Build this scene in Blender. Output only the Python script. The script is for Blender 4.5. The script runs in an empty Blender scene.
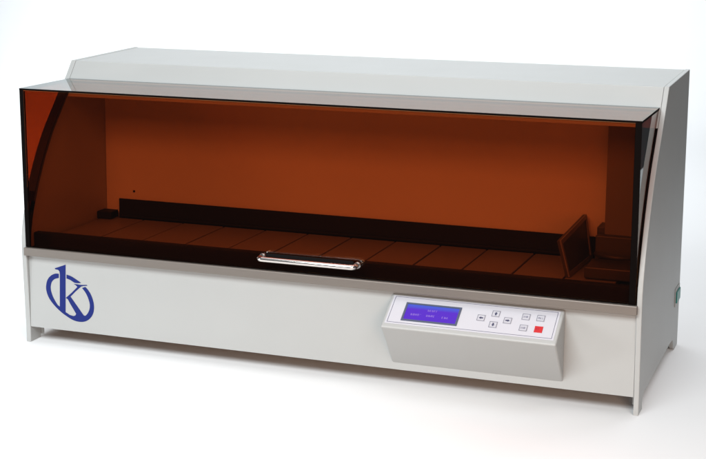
import bpy, bmesh, math, random
from mathutils import Vector, Matrix
from mathutils.geometry import tessellate_polygon
random.seed(7)
S = bpy.context.scene
COL = S.collection

# ------------------------------------------------------------------ materials
def new_mat(name):
    m = bpy.data.materials.new(name); m.use_nodes = True
    nt = m.node_tree
    return m, nt, nt.nodes['Principled BSDF'], nt.nodes['Material Output']

def paint(name, col, rough=.42, grain=.25, scale=900., mottle=.03, spec=.5, metal=0.):
    """Sprayed powder coat: fine orange-peel bump, slightly uneven gloss and tone."""
    m, nt, b, out = new_mat(name)
    N, L = nt.nodes, nt.links
    tc = N.new('ShaderNodeTexCoord')
    n1 = N.new('ShaderNodeTexNoise'); n1.inputs['Scale'].default_value = scale; n1.inputs['Detail'].default_value = 2
    n2 = N.new('ShaderNodeTexNoise'); n2.inputs['Scale'].default_value = 9; n2.inputs['Detail'].default_value = 5
    L.new(tc.outputs['Object'], n1.inputs['Vector']); L.new(tc.outputs['Object'], n2.inputs['Vector'])
    bp = N.new('ShaderNodeBump'); bp.inputs['Strength'].default_value = grain; bp.inputs['Distance'].default_value = .0002
    L.new(n1.outputs['Fac'], bp.inputs['Height']); 
    b2 = N.new('ShaderNodeBump'); b2.inputs['Strength'].default_value = .35; b2.inputs['Distance'].default_value = .0007   # sheet metal is never quite flat
    L.new(n2.outputs['Fac'], b2.inputs['Height']); L.new(bp.outputs['Normal'], b2.inputs['Normal']); L.new(b2.outputs['Normal'], b.inputs['Normal'])
    mx = N.new('ShaderNodeMix'); mx.data_type = 'RGBA'
    mx.inputs[6].default_value = (*[c * (1 - mottle) for c in col], 1); mx.inputs[7].default_value = (*[min(1, c * (1 + mottle)) for c in col], 1)
    L.new(n2.outputs['Fac'], mx.inputs[0]); L.new(mx.outputs[2], b.inputs['Base Color'])
    mr = N.new('ShaderNodeMapRange'); mr.inputs['To Min'].default_value = rough - .06; mr.inputs['To Max'].default_value = rough + .06
    L.new(n2.outputs['Fac'], mr.inputs['Value']); L.new(mr.outputs['Result'], b.inputs['Roughness'])
    b.inputs['Specular IOR Level'].default_value = spec; b.inputs['Metallic'].default_value = metal
    return m

def plain(name, col, rough=.5, metal=0., spec=.5, emit=None, es=0.):
    m, nt, b, out = new_mat(name)
    b.inputs['Base Color'].default_value = (*col, 1); b.inputs['Roughness'].default_value = rough
    b.inputs['Metallic'].default_value = metal; b.inputs['Specular IOR Level'].default_value = spec
    if emit: b.inputs['Emission Color'].default_value = (*emit, 1); b.inputs['Emission Strength'].default_value = es
    return m

def brushed(name, col, rough=.35, metal=.6):
    m, nt, b, out = new_mat(name); N, L = nt.nodes, nt.links
    tc = N.new('ShaderNodeTexCoord'); mp = N.new('ShaderNodeMapping'); mp.inputs['Scale'].default_value = (6, 900, 900)
    n = N.new('ShaderNodeTexNoise'); n.inputs['Scale'].default_value = 1; n.inputs['Detail'].default_value = 3
    L.new(tc.outputs['Object'], mp.inputs['Vector']); L.new(mp.outputs['Vector'], n.inputs['Vector'])
    mr = N.new('ShaderNodeMapRange'); mr.inputs['To Min'].default_value = rough - .08; mr.inputs['To Max'].default_value = rough + .1
    L.new(n.outputs['Fac'], mr.inputs['Value']); L.new(mr.outputs['Result'], b.inputs['Roughness'])
    b.inputs['Base Color'].default_value = (*col, 1); b.inputs['Metallic'].default_value = metal
    return m

def acrylic(name, T, ior=1.49):
    """One face of a tinted acrylic sheet: absorption grows with the slant of the ray, mirror by Schlick."""
    m, nt, b, out = new_mat(name); N, L = nt.nodes, nt.links
    N.remove(b)
    g = N.new('ShaderNodeNewGeometry')
    dot = N.new('ShaderNodeVectorMath'); dot.operation = 'DOT_PRODUCT'
    L.new(g.outputs['Incoming'], dot.inputs[0]); L.new(g.outputs['Normal'], dot.inputs[1])
    def math_(op, a, bv=None, c=None):
        n = N.new('ShaderNodeMath'); n.operation = op
        for i, v in enumerate((a, bv, c)):
            if v is None: continue
            if isinstance(v, (int, float)): n.inputs[i].default_value = v
            else: L.new(v, n.inputs[i])
        return n.outputs[0]
    c = math_('ABSOLUTE', dot.outputs['Value'])
    r0 = ((ior - 1) / (ior + 1)) ** 2
    p5 = math_('POWER', math_('SUBTRACT', 1., c), 5.)
    F = math_('MULTIPLY_ADD', p5, 1 - r0, r0)
    s2 = math_('SUBTRACT', 1., math_('MULTIPLY', c, c))
    ct = math_('SQRT', math_('SUBTRACT', 1., math_('DIVIDE', s2, ior * ior)))
    k = math_('DIVIDE', .5, ct)            # half the sheet per face
    comb = N.new('ShaderNodeCombineColor')
    for i in range(3): L.new(math_('POWER', T[i], k), comb.inputs[i])
    tr = N.new('ShaderNodeBsdfTransparent'); L.new(comb.outputs[0], tr.inputs['Color'])
    gl = N.new('ShaderNodeBsdfGlossy'); gl.inputs['Roughness'].default_value = .015; gl.inputs['Color'].default_value = (.92, .975, .975, 1)
    mx = N.new('ShaderNodeMixShader'); L.new(F, mx.inputs[0]); L.new(tr.outputs[0], mx.inputs[1]); L.new(gl.outputs[0], mx.inputs[2])
    L.new(mx.outputs[0], out.inputs['Surface'])
    return m

M = {}
M['paint'] = paint('light grey powder coat', (.352, .364, .36))
M['flange'] = M['paint']
M['inner'] = paint('white chamber paint', (.66, .66, .64), rough=.5)
M['black'] = paint('black anodised metal', (.006, .006, .0065), rough=.6, grain=.15, mottle=.1, spec=.2)
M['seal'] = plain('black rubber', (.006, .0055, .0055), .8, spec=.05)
M['seal_soft'] = plain('dark grey foam', (.035, .033, .03), .8, spec=.1)
M['tile'] = paint('grey steel plate', (.21, .203, .193), rough=.45, grain=.15, mottle=.1)
M['grey'] = paint('dark grey plastic', (.055, .055, .05), rough=.5)
M['midgrey'] = paint('grey block paint', (.035, .035, .033), rough=.5)
M['duct'] = paint('dull grey duct paint', (.17, .165, .155), rough=.5)
M['rim'] = paint('plate rim', (.20, .19, .18), rough=.4)
M['trim'] = brushed('satin aluminium', (.19, .17, .152), .45, .5)
M['chrome'] = plain('chrome', (.74, .70, .67), .2, 1.)
M['amber'] = acrylic('amber acrylic', (.575, .24, .105))
M['amber_thick'] = acrylic('thick amber acrylic', (.37, .09, .025))
M['amber_edge'] = plain('amber acrylic sawn edge', (.003, .002, .0018), .6, spec=.03)
M['blue'] = plain('emblem blue print', (.006, .016, .135), .5, spec=.2)
M['ink'] = plain('dark blue ink', (.035, .04, .09), .5)
M['key'] = plain('membrane key', (.43, .435, .48), .4)
M['keyrim'] = plain('key outline print', (.12, .125, .16), .45)
M['softink'] = plain('grey key legend', (.13, .13, .19), .5)
M['red'] = plain('red membrane key', (.46, .008, .012), .35)
M['redink'] = plain('dark red key legend', (.34, .008, .02), .45)
M['plate'] = paint('control film', (.47, .475, .52), rough=.35, grain=.05, mottle=.01)
M['bezel'] = plain('display bezel', (.055, .07, .12), .35)
M['cell'] = plain('display character', (.1, .06, .25), .4, emit=(.17, .09, .42), es=.7)
M['teal'] = plain('teal rocker', (.0, .17, .145), .35)
M['socket'] = plain('light grey plastic', (.36, .36, .355), .45)
M['sweep'] = paint('matt white sweep', (.90, .93, .95), rough=.8, grain=.05, mottle=.005, spec=.1)

def lcd_material():
    m, nt, b, out = new_mat('violet display'); N, L = nt.nodes, nt.links
    tc = N.new('ShaderNodeTexCoord'); sp = N.new('ShaderNodeSeparateXYZ'); L.new(tc.outputs['Generated'], sp.inputs[0])
    cr = N.new('ShaderNodeValToRGB'); e = cr.color_ramp.elements      # LED edge light along the display's upper edge
    e[0].position = .0; e[0].color = (.10, .018, .62, 1); e[1].position = 1.; e[1].color = (.055, .14, .72, 1)
    x = e.new(.70); x.color = (.105, .02, .62, 1); x = e.new(.86); x.color = (.065, .10, .70, 1)
    L.new(sp.outputs['Z'], cr.inputs[0]); L.new(cr.outputs[0], b.inputs['Emission Color'])
    b.inputs['Emission Strength'].default_value = .78
    b.inputs['Base Color'].default_value = (.015, .006, .08, 1); b.inputs['Roughness'].default_value = .4; b.inputs['Specular IOR Level'].default_value = .2
    return m
M['lcd'] = lcd_material()

# ------------------------------------------------------------------ mesh helpers
def obj(name, bm, mats, parent=None, smooth=False):
    bmesh.ops.recalc_face_normals(bm, faces=bm.faces[:])
    me = bpy.data.meshes.new(name); bm.to_mesh(me); bm.free()
    for m in (mats if isinstance(mats, (list, tuple)) else [mats]): me.materials.append(m)
    if smooth:
        for p in me.polygons: p.use_smooth = True
    o = bpy.data.objects.new(name, me); COL.objects.link(o)
    if parent: o.parent = parent
    return o

def box(bm, lo, hi, bev=0., mi=0, seg=2):
    r = bmesh.ops.create_cube(bm, size=1)
    vs = r['verts']
    for v in vs:
        v.co = Vector([(lo[i] + hi[i]) / 2 + v.co[i] * (hi[i] - lo[i]) for i in range(3)])
    fs = list({f for v in vs for f in v.link_faces})
    for f in fs: f.material_index = mi
    if bev:
        es = list({e for v in vs for e in v.link_edges})
        bmesh.ops.bevel(bm, geom=es, offset=bev, segments=seg, profile=.5, affect='EDGES', material=-1)
    return bm

def prism(bm, poly, x0, x1, bev=0., mi=0, edges='all', seg=2):
    """(y, z) outline pushed along x."""
    a = [bm.verts.new((x0, y, z)) for y, z in poly]; b = [bm.verts.new((x1, y, z)) for y, z in poly]
    n = len(poly); fs = [bm.faces.new(a[::-1]), bm.faces.new(b)]
    for i in range(n): fs.append(bm.faces.new((a[i], a[(i + 1) % n], b[(i + 1) % n], b[i])))
    for f in fs: f.material_index = mi
    bmesh.ops.recalc_face_normals(bm, faces=fs)
    if bev:
        es = list({e for f in fs[:2] for e in f.edges})
        if edges == 'all': es = list({e for f in fs for e in f.edges})
        bmesh.ops.bevel(bm, geom=es, offset=bev, segments=seg, profile=.5, affect='EDGES', material=-1)
    return bm

def tube(bm, pts, r, seg=14, mi=0):
    rings = []
    for i, p in enumerate(pts):
        t = (Vector(pts[min(i + 1, len(pts) - 1)]) - Vector(pts[max(i - 1, 0)])).normalized()
        up = Vector((0, 0, 1)) if abs(t.z) < .9 else Vector((1, 0, 0))
        u = t.cross(up).normalized(); w = u.cross(t)
        rings.append([bm.verts.new(Vector(p) + r * (math.cos(2 * math.pi * k / seg) * u + math.sin(2 * math.pi * k / seg) * w)) for k in range(seg)])
    for a, b in zip(rings, rings[1:]):
        for k in range(seg):
            f = bm.faces.new((a[k], a[(k + 1) % seg], b[(k + 1) % seg], b[k])); f.material_index = mi; f.smooth = True
    bm.faces.new(rings[0][::-1]).material_index = mi; bm.faces.new(rings[-1]).material_index = mi

def catmull(P, n=4, closed=False):
    out = []; L = len(P)
    rng = range(L if closed else L - 1)
    g = (lambda i: P[i % L]) if closed else (lambda i: P[max(0, min(L - 1, i))])
    for i in rng:
        p0, p1, p2, p3 = g(i - 1), g(i), g(i + 1), g(i + 2)
        for k in range(n):
            t = k / n
            out.append(tuple(.5 * (2 * b + (c - a) * t + (2 * a - 5 * b + 4 * c - d) * t * t + (3 * b - a - 3 * c + d) * t ** 3)
                             for a, b, c, d in zip(p0, p1, p2, p3)))
    if not closed: out.append(tuple(P[-1]))
    return out

# ------------------------------------------------------------------ dimensions (metres)
D, ZT = .385, .4545                 # depth, height
YF, ZF = .1637, .4493               # upper front edge of the housing
T = .0085                           # folded side panel
FR = [(.0, .028), (-.003, .09), (-.0055, .14), (-.0060, .165), (-.0045, .187), (.0050, .2215), (.0235, .263),
      (.0445, .302), (.0705, .3406), (.0985, .3725), (.1277, .4057), (.1465, .4275)]
FRC = catmull(FR, 3)
def slope_y(z):
    for (y0, z0), (y1, z1) in zip(FRC, FRC[1:] + [(YF, ZF)]):
        if z0 <= z <= z1: return y0 + (y1 - y0) * (z - z0) / (z1 - z0)
    return YF if z > .4 else 0.

machine = bpy.data.objects.new('slide_stainer', None); COL.objects.link(machine)
machine['label'] = 'long light grey bench-top slide stainer with amber see-through lid and control panel'
machine['category'] = 'lab machine'

# ------------------------------------------------------------------ housing
side_poly = [(0, 0)] + FRC + [(YF, ZF), (D, ZT), (D, 0), (.352, 0), (.345, .004), (.332, .0195), (.325, .0225), (.3, .024),
             (.10, .0215), (.052, .0205), (.041, .019), (.034, .0155), (.0315, .010), (.031, .0)]
for x0, x1 in ((0, T), (1 - T + .001, 1)):
    bm = bmesh.new(); prism(bm, side_poly, x0, x1, .0011, edges='ends')
    obj('side_panel', bm, M['paint'], machine)

# roof sheet: flat top, front slope and the lip that hangs below the lid's hinge line
bm = bmesh.new(); th = .0025
lipz = .3935; lipy = slope_y(lipz)
outer = [(lipy + .001, lipz), (slope_y(.4275) + .0006, .4275), (YF + .0004, ZF - .0006), (D - .001, ZT - .0006)]
inner = [(D - .001, ZT - .0006 - th), (YF + .0012, ZF - .0006 - th), (slope_y(.4275) + .0033, .4265), (lipy + .0037, lipz)]
prism(bm, outer + inner, T + .0003, 1 - T + .0007, .0007, edges='all', seg=2)
obj('top_cover', bm, M['paint'], machine)

# front panel and the trim rail above it
bm = bmesh.new(); box(bm, (T + .0004, .0006, .0262), (1 - T + .0006, .0030, .1475), .0005)
front = obj('front_panel', bm, M['paint'], machine)
bm = bmesh.new(); prism(bm, [(-.0125, .1480), (-.0125, .1612), (-.0035, .1612), (-.0035, .1512), (.0004, .1512), (.0004, .1480)], .0078, .9938, .0009, edges='all')
obj('trim_rail', bm, M['trim'], machine)
# fold behind the lower edge, seen at the feet
bm = bmesh.new(); box(bm, (T + .0004, .0034, .0264), (1 - T + .0006, .030, .0284))
obj('bottom_sheet', bm, M['paint'], machine)
bm = bmesh.new(); box(bm, (T + .0004, D - .004, .03), (1 - T + .0006, D - .0015, ZT - .005)); obj('back_panel', bm, M['paint'], machine)
for x0, x1 in ((T + .0002, T + .0062), (1 - T - .0052, 1 - T + .0008)):    # stiffening brackets inside the front feet
    bm = bmesh.new(); box(bm, (x0, .0300, .0060), (x1, .0316, .0262)); obj('foot_bracket', bm, M['paint'], machine)

# emblem: a blue k over a tilted ring, printed on the front panel
R0 = Vector((.934698, .355396, .005738)); U0 = Vector((-.066545, .159109, .985016)); F0 = Vector((-.349158, .921074, -.172369))
CAM = Vector((1.30513, -2.02032, .6897)); FPX, PX, PY = 1480.14962, 333.95163, 176.60976
def px_on(u, v, axis, val):          # a measured point of the print, taken to its real place on a plane of the housing
    d = F0 + R0 * ((u - PX) / FPX) + U0 * ((PY - v) / FPX); t = (val - CAM[axis]) / d[axis]
    return CAM + d * t
ringA = [(133,97),(105,97),(75,112),(52,142),(43,185),(47,225),(62,265),(85,300),(115,335),(150,368),(190,398),(235,425),(280,437),(320,434),(352,415),(374,382),(382,340),(377,295),(362,250),(342,215),(320,190)]
inA = [(297,198),(322,232),(340,270),(351,310),(350,345),(338,375),(322,394)]
kleg = [(310,393),(216,259),(252,222),(292,187),(308,184),(335,182),(330,176),(290,176),(238,168),(252,178),(264,190),(225,230),(182,268),(196,277),(215,312),(255,380),(250,392),(236,396),(210,388),(181,368),
        (181,33),(160,40),(105,58),(107,65),(128,70),(138,82),(140,100),(140,330)]
inB = [(125,318),(105,285),(88,250),(78,215),(76,185),(84,155),(103,135),(133,127)]
def sm(P): return catmull(P, 4)
polyA = sm(ringA) + sm(inA) + kleg + sm(inB)
polyB = sm([(187,103),(220,115),(255,137),(290,162)]) + sm([(273,164),(245,161),(215,142),(187,130)])
bm = bmesh.new()
for poly in (polyA, polyB):
    vs = []
    for cx, cy in poly:
        p = px_on(40 + cx / 7.063, 260 + cy / 7.063, 1, .0004); p.y = .0003
        vs.append(bm.verts.new(p))
    for tri in tessellate_polygon([[v.co for v in vs]]):
        bm.faces.new([vs[i] for i in tri])
ext = bmesh.ops.extrude_face_region(bm, geom=bm.faces[:])
for v in [g for g in ext['geom'] if isinstance(g, bmesh.types.BMVert)]: v.co.y = .0005
obj('emblem', bm, M['blue'], front)

# ------------------------------------------------------------------ chamber under the lid
TZ = .165
bm = bmesh.new()
box(bm, (T + .0006, .2585, .120), (1 - T + .0004, .2610, .4210))                    # back wall
box(bm, (T + .0006, .1500, .4212), (1 - T + .0004, .2610, .4232))                   # ceiling
chamber = obj('chamber', bm, M['inner'], machine)
for k, x in enumerate((.064, .5, .93)):
    if k: continue
    bm = bmesh.new(); bmesh.ops.create_cone(bm, cap_ends=True, segments=12, radius1=.0022, radius2=.0016, depth=.002)
    bmesh.ops.rotate(bm, verts=bm.verts[:], matrix=Matrix.Rotation(math.pi / 2, 3, 'X')); bmesh.ops.translate(bm, verts=bm.verts[:], vec=(x, .2577, .2115))
    obj('screw', bm, M['black'], chamber)
for x0, x1 in ((-.0010, .0185), (.9795, .9915)):                                      # rubber seals along both sloping edges
    pts = [p for p in FRC if (.232 if x0 < .5 else .17) < p[1] < .418] + [(slope_y(.4185), .4185)]
    o1 = [(y - .0016, z) for y, z in pts]; o2 = [(y - .0002, z) for y, z in pts][::-1]
    if x0 > .5: pts = [(max(y, .019), z) for y, z in pts]; o1 = [(y + .0030, z) for y, z in pts]; o2 = [(y + .012, z) for y, z in pts][::-1]
    bm = bmesh.new(); prism(bm, o1 + o2, x0, x1); obj('seal', bm, M['seal_soft'] if x0 < .5 else M['seal'], machine)

bm = bmesh.new(); box(bm, (T + .0006, .0042, .1500), (1 - T + .0004, .2580, .1560)); tray = obj('tray', bm, M['black'], machine)
x_lines = [.0118 + .07775 * k for k in range(13)]
for k in range(12):
    x0, x1 = x_lines[k] + .0014, x_lines[k + 1] - .0014
    if k == 11: x1 = .9440
    bm = bmesh.new(); dz = random.uniform(-.0003, .0003)
    box(bm, (x0, .0330, .1570), (x1, .2440, TZ + dz), .0010)
    obj('tray_plate', bm, M['tile'], tray)
bm = bmesh.new(); box(bm, (T + .0012, .0160, .1564), (1 - T - .0002, .0300, .1812), .0012); box(bm, (T + .0012, -.0022, .1564), (1 - T - .0002, .0158, .1590), .0008); obj('front_bar', bm, M['black'], tray)
bm = bmesh.new(); prism(bm, [(.2500, .1562), (.2500, .1985), (.2520, .1985), (.2520, .1700), (.2575, .1700), (.2575, .1562)], .0380, .8960, .0005)
box(bm, (.0460, .2452, .1660), (.8800, .2498, .1705), .001)
obj('back_rail', bm, M['black'], tray)
bm = bmesh.new(); box(bm, (.0092, .2215, .1660), (.0372, .2490, .1785), .0012); obj('end_block', bm, M['black'], tray)

# right end: duct, shelf block and pump
duct_bm = bmesh.new(); box(duct_bm, (.9065, .2005, .1665), (.9812, .2580, .4205), .0015); duct = obj('end_duct', duct_bm, M['duct'], machine)
bm = bmesh.new(); box(bm, (.8965, .1830, .1662), (.9800, .2000, .2150), .0015); box(bm, (.8935, .2100, .1990), (.9055, .2500, .2230), .001); obj('shelf_block', bm, M['grey'], duct)
bm = bmesh.new(); box(bm, (.8960, .1040, .1662), (.9800, .1640, .1840), .002)
tube(bm, [(.8990 + .07 * t / 12, .170 - .018 * math.sin(math.pi * t / 12), .1900) for t in range(13)], .0035, 10)
obj('pump_block', bm, M['midgrey'], duct)

# ------------------------------------------------------------------ the lid
XL, XR = .0091, .9906
YL, ZL = -.0125, .4204
YB, ZB = -.0075, .1618
HY, HZ = slope_y(.4215) - .0012, .4212
tp = .0042
lid = bpy.data.objects.new('lid', None); COL.objects.link(lid); lid.parent = machine
lid['label'] = 'amber see-through hinged lid with chrome handle'
def pane(name, bm, m='amber'): return obj(name, bm, [M[m], M['amber_edge']], lid)
def edge_faces(bm, test):
    bm.normal_update()
    for f in bm.faces:
        if test(f): f.material_index = 1
# front pane
bm = bmesh.new(); prism(bm, [(YL, ZL - .0042), (YB, ZB), (YB + tp, ZB), (YL + tp, ZL - .0042)], XL + .0077, XR - .0092)
edge_faces(bm, lambda f: abs(f.normal.y) < .5); pane('front_pane', bm)
# top pane
bm = bmesh.new(); prism(bm, [(YL - .0004, ZL - .0030), (YL - .0004, ZL), (HY, HZ), (HY, HZ - .0030)], XL, XR)
edge_faces(bm, lambda f: abs(f.normal.z) < .5); pane('top_pane', bm)
# side panes follow the sloping front of the housing
zs = [.1625, .170, .1790, .187, .205, .2215, .263, .302, .3406, .3725, .4057]
for x0, x1 in ((XL, XL + .0075), (XR - .0090, XR)):
    back = [(slope_y(z) + .0030, z) for z in zs] + [(HY - .0015, ZL - .0030)]
    ysw = YB - .0006 * 0
    back = [p for p in back if p[0] > YL + (YB - YL) * (ZL - p[1]) / (ZL - ZB) + .0012]
    zend = back[0][1]
    poly = [(YL, ZL - .0032), (YB, ZB), (YB + tp, ZB), (YB + tp, zend - .004)] + back
    bm = bmesh.new(); prism(bm, poly, x0, x1); edge_faces(bm, lambda f: abs(f.normal.x) < .5)
    pane('side_pane', bm, 'amber_thick')
# handle: bent chrome bar on two feet
bm = bmesh.new()
xa, xb, yo, yi, hz = .4280, .5808, -.0260, -.0085, .1824
def arc(cx, cy, r, a0, a1, n=6): return [(cx + r * math.cos(math.radians(a0 + (a1 - a0) * i / n)), cy + r * math.sin(math.radians(a0 + (a1 - a0) * i / n)), hz) for i in range(n + 1)]
rr = .006
path = [(xa, yi, hz), (xa, yo + rr, hz)] + arc(xa + rr, yo + rr, rr, 180, 270)[1:] + arc(xb - rr, yo + rr, rr, 270, 360) + [(xb, yi, hz)]
tube(bm, path, .0040, 18)
for x in (xa, xb):
    tube(bm, [(x, -.0083, hz), (x, -.0112, hz)], .0052, 18)
obj('handle', bm, M['chrome'], lid)

bm = bmesh.new(); prism(bm, [(-.0094, .1785), (-.0097, .1885), (-.0112, .1885), (-.0109, .1785)], .4335, .5752, .0004); obj('bar_shadow_pad', bm, M['seal'], lid)  # black strip added as the bar's dark shadow and reflection on the lid

# ------------------------------------------------------------------ control box
BX0, BX1 = .6334, .8913
A = Vector((0, .0002, .1436)); B = Vector((0, -.0560, .1066)); Cc = Vector((0, .0002, .0375))
box_o = None
bm = bmesh.new(); prism(bm, [(A.y, A.z), (B.y, B.z), (Cc.y, Cc.z)], BX0, BX1)
es = [e for e in bm.edges if not all(v.co.y > -.01 for v in e.verts)]
bmesh.ops.bevel(bm, geom=es, offset=.0026, segments=4, profile=.5, affect='EDGES')
cbox = obj('control_box', bm, M['paint'], machine)
A0 = Vector((0, 0, .14203)); B0 = Vector((0, -.05507, .10663))
ev = (B - A).normalized(); nv = Vector((0, ev.z, -ev.y)); nv = nv if nv.z > 0 else -nv
def face_pt(x, v, h=0.):                      # x along the box, v down its sloping face, h above it
    return Vector((x, 0, 0)) + A + ev * (v * 1.0 + .0006) + nv * h
def slab(bm, x0, x1, v0, v1, h0, h1, mi=0, bev=0., skew=0.):
    r = bmesh.ops.create_cube(bm, size=1)['verts']
    for w in r:
        fx, fv, fh = w.co.x + .5, w.co.y + .5, w.co.z + .5
        w.co = face_pt(x0 + (x1 - x0) * fx, v0 + (v1 - v0) * fv, h0 + (h1 - h0) * fh)
    fs = list({f for v in r for f in v.link_faces})
    for f in fs: f.material_index = mi
    bmesh.ops.recalc_face_normals(bm, faces=fs)
    if bev: bmesh.ops.bevel(bm, geom=list({e for v in r for e in v.link_edges}), offset=bev, segments=2, profile=.5, affect='EDGES', material=-1)
# film with its printed outline
bm = bmesh.new(); fx0, fx1, fv0, fv1 = .6375, .8862, .0040, .0588
slab(bm, fx0, fx1, fv0, fv1, -.0010, .0004)
lw = .0006
px0, px1, pv0, pv1 = .6405, .8832, .0060, .0562
for a in ((px0, px1, pv0, pv0 + lw), (px0, px1, pv1 - lw, pv1), (px0, px0 + lw, pv0 + lw, pv1 - lw), (px1 - lw, px1, pv0 + lw, pv1 - lw)):
    slab(bm, *a, .00045, .00055, 1)
obj('control_film', bm, [M['plate'], M['ink']], cbox)
# display
bm = bmesh.new(); lx0, lx1, lv0, lv1 = .6602, .7442, .0160, .0513
bw = .0030
for a in ((lx0, lx1, lv0, lv0 + bw), (lx0, lx1, lv1 - bw, lv1), (lx0, lx0 + bw, lv0 + bw, lv1 - bw), (lx1 - bw, lx1, lv0 + bw, lv1 - bw)):
    slab(bm, *a, .0005, .0013, 0)
obj('display_frame', bm, M['bezel'], cbox)
bm = bmesh.new(); slab(bm, lx0 + bw, lx1 - bw, lv0 + bw, lv1 - bw, .0005, .0007)
disp = obj('display', bm, M['lcd'], cbox)
bm = bmesh.new()
def glyphs(bm, x0, x1, v0, v1, n, h, mi=0, seed=1):   # characters too small to read: uneven clusters of strokes
    rnd = random.Random(seed); w = (x1 - x0) / n
    for i in range(n):
        a = x0 + i * w; s = w * .22
        if rnd.random() < .85: slab(bm, a, a + s, v0, v1, h, h + .0001, mi)
        if rnd.random() < .75: slab(bm, a + w * .5, a + w * .5 + s, v0 + (v1 - v0) * rnd.choice((0, .3)), v1, h, h + .0001, mi)
        for q in (0., .42, .82):
            if rnd.random() < .6: slab(bm, a + s * 1.02, a + w * .49, v0 + (v1 - v0) * q, v0 + (v1 - v0) * (q + .18), h, h + .0001, mi)
for k, a in enumerate(((.6955, .7110, .0262, .0298, 5), (.6720, .6890, .0362, .0398, 5), (.6955, .7095, .0362, .0398, 4), (.7190, .7300, .0368, .0404, 3))):
    glyphs(bm, *a, .00075, seed=k + 3)
obj('display_text', bm, M['cell'], cbox)
# keys
def key(x, v, legend, red=False):
    w, h = .0118, .0118
    x0, x1, v0, v1 = x - w / 2, x + w / 2, v - h / 2, v + h / 2
    bm = bmesh.new()
    if red:
        slab(bm, x0, x1, v0, v1, .00045, .0010, 0, .0003)
        for a in ((x0 + .002, x0 + .0036, v0 + .0035, v0 + .0072), (x0 + .0042, x0 + .0066, v0 + .0035, v0 + .0045), (x0 + .0042, x0 + .0066, v0 + .0058, v0 + .0068)):
            slab(bm, *a, .00105, .00112, 1)
        return obj('key', bm, [M['red'], M['redink']], cbox)
    slab(bm, x0, x1, v0, v1, .00045, .0010, 0, .0002)
    e = .0007
    for a in ((x0 + .0003, x1 - .0003, v0 + .0003, v0 + .0003 + e), (x0 + .0003, x1 - .0003, v1 - .0003 - e, v1 - .0003),
              (x0 + .0003, x0 + .0003 + e, v0 + .001, v1 - .001), (x1 - .0003 - e, x1 - .0003, v0 + .001, v1 - .001)):
        slab(bm, *a, .00105, .00112, 1)
    if legend in 'UDLR':
        d = {'U': (0, -1), 'D': (0, 1), 'L': (-1, 0), 'R': (1, 0)}[legend]
        L = .0034; n = Vector((d[0], d[1])); t = Vector((-n.y, n.x)); c = Vector((x, v))
        pts = [c + n * L, c + t * L * .72, c + t * L * .34, c + t * L * .34 - n * L * .9, c - t * L * .34 - n * L * .9, c - t * L * .34, c - t * L * .72]
        f = bm.faces.new([bm.verts.new(face_pt(p.x, p.y, .00112)) for p in pts]); f.material_index = 2
    else:
        glyphs(bm, x0 + .0024, x1 - .0022, v - .0016, v + .0016, int(legend), .00105, 3, seed=int(legend) + 11)
    return obj('key', bm, [M['key'], M['keyrim'], M['ink'], M['softink']], cbox)
for x, v, l in ((.7758, .0313, 'L'), (.7955, .0209, 'U'), (.7958, .0416, 'D'), (.8147, .0314, 'R'), (.8394, .0211, '2'), (.8606, .0209, '3'), (.8398, .0420, '2')):
    key(x, v, l)
kr = key(.8616, .0418, '', True); kr['label'] = 'red key'

# ------------------------------------------------------------------ mains switch on the right side
bm = bmesh.new(); box(bm, (1.0002, .3290, .0765), (1.0014, .3765, .1060), .0005); sw = obj('power_switch', bm, M['socket'], machine)
bm = bmesh.new(); prism(bm, [(.3330, .0820), (.3330, .1005), (.3730, .1005), (.3730, .0820)], 1.0015, 1.0034, .0008, edges='all'); obj('rocker', bm, M['teal'], sw)

# ------------------------------------------------------------------ loose plate standing at the right end of the tray
plate = None
b0, b1, t1, t0 = Vector((.8730, .1035, TZ + .0006)), Vector((.8806, .2430, TZ + .0006)), Vector((.8670, .2490, .2335)), Vector((.8598, .0952, .2218))
nn = (b1 - b0).cross(t0 - b0).normalized(); nn = nn if nn.x > 0 else -nn
def quadslab(bm, q, h0, h1, mi):
    a = [bm.verts.new(p + nn * h0) for p in q]; b = [bm.verts.new(p + nn * h1) for p in q]
    fs = [bm.faces.new(a), bm.faces.new(b)] + [bm.faces.new((a[i], a[(i + 1) % 4], b[(i + 1) % 4], b[i])) for i in range(4)]
    for f in fs: f.material_index = mi
def inset(q, k):
    c = sum(q, Vector()) / 4; ux = (q[1] - q[0]).normalized(); uz = (q[3] - q[0]).normalized()
    return [q[0] + ux * k + uz * k, q[1] - ux * k + uz * k, q[2] - ux * k - uz * k, q[3] + ux * k - uz * k]
Q = [b0, b1, t1, t0]; I = inset(Q, .0065)
bm = bmesh.new(); quadslab(bm, Q, -.0040, 0, 0)
rimbm = bmesh.new()
for i in range(4): quadslab(rimbm, [Q[i], Q[(i + 1) % 4], I[(i + 1) % 4], I[i]], .0002, .0022, 0)
pl = obj('standing_plate', bm, M['grey'])
pl['label'] = 'dark square plate with a lighter rim standing up at the right end of the tray'; pl['category'] = 'plate'
obj('rim', rimbm, M['rim'], pl)

# ------------------------------------------------------------------ white sweep under and behind
bm = bmesh.new()
prof = [(-.50, 0), (-.30, 0), (1.2, 0), (2.6, 0)] + [(2.6 + .8 * math.sin(math.radians(a)), .8 - .8 * math.cos(math.radians(a))) for a in range(10, 91, 10)] + [(3.4, 2.0)]
rows = [[bm.verts.new((x, y, z)) for y, z in prof] for x in (-4.2, 1.32)]
for i in range(len(prof) - 1): bm.faces.new((rows[0][i], rows[1][i], rows[1][i + 1], rows[0][i + 1])).smooth = True
bmesh.ops.recalc_face_normals(bm, faces=bm.faces[:])
bg = obj('backdrop', bm, M['sweep']); bg['kind'] = 'structure'
bg.modifiers.new('thickness', 'SOLIDIFY').thickness = -.004

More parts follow.
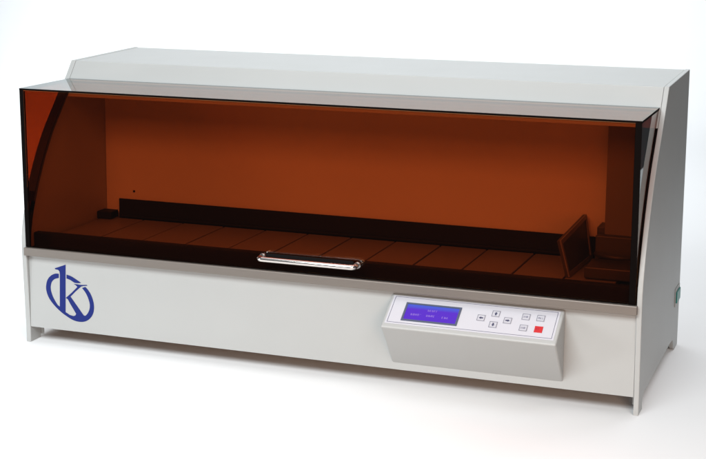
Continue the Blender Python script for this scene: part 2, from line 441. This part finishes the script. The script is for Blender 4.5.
# ------------------------------------------------------------------ lamps and world
def area(name, loc, target, sx, sy, power, col=(1, 1, 1)):
    l = bpy.data.lights.new(name, 'AREA'); l.shape = 'RECTANGLE'; l.size = sx; l.size_y = sy; l.energy = power; l.color = col
    o = bpy.data.objects.new(name, l); COL.objects.link(o); o.location = loc
    o.rotation_euler = (Vector(target) - Vector(loc)).to_track_quat('-Z', 'Y').to_euler()
    return o
area('softbox_key', (.4, -1.6, 1.35), (.5, .1, .2), 1.1, .7, 45, (.955, .99, 1))
area('softbox_top', (.7, .4, 2.5), (.7, .25, 0), 3.2, 2.4, 41, (.99, .99, 1))
area('softbox_backdrop', (-.35, 1.6, 2.6), (-.35, 2.9, .1), 5.0, .8, 118, (.97, .985, 1))
area('warm_bounce_fill', (1.35, -1.3, .32), (.75, 0, .06), .6, .35, 7.5, (1, .62, .42))  # unseen warm lamp standing in for light bounced off a brown table
area('added_fill_right', (2.1, -1.7, 1.4), (.9, .2, .1), .8, .8, 14, (1, 1, 1))  # unseen lamp added to brighten the right side, its flange and the floor
area('added_fill_left', (-1.45, -1.3, .34), (.2, 0, .0), .5, .5, 15, (.96, .985, 1))  # unseen low lamp added at left to lift the shade under the body
w = bpy.data.worlds.new('World'); S.world = w; w.use_nodes = True
w.node_tree.nodes['Background'].inputs[0].default_value = (.9, .95, 1, 1); w.node_tree.nodes['Background'].inputs[1].default_value = .05

# ------------------------------------------------------------------ camera
cam = bpy.data.cameras.new('camera'); co = bpy.data.objects.new('camera', cam); COL.objects.link(co)
mw = Matrix((R0, U0, -F0)).transposed().to_4x4(); mw.translation = CAM; co.matrix_world = mw
cam.sensor_width = 36; cam.lens = FPX / 706 * 36; cam.shift_x = (353 - PX) / 706; cam.shift_y = (PY - 229.5) / 706
cam.clip_start = .05; cam.clip_end = 100; S.camera = co

S.render.engine = 'CYCLES'
S.cycles.max_bounces = 12; S.cycles.transparent_max_bounces = 24; S.cycles.diffuse_bounces = 5
S.cycles.use_denoising = True
S.cycles.sample_clamp_indirect = 6
S.view_settings.view_transform = 'Standard'; S.view_settings.look = 'None'; S.view_settings.exposure = 0; S.view_settings.gamma = 1
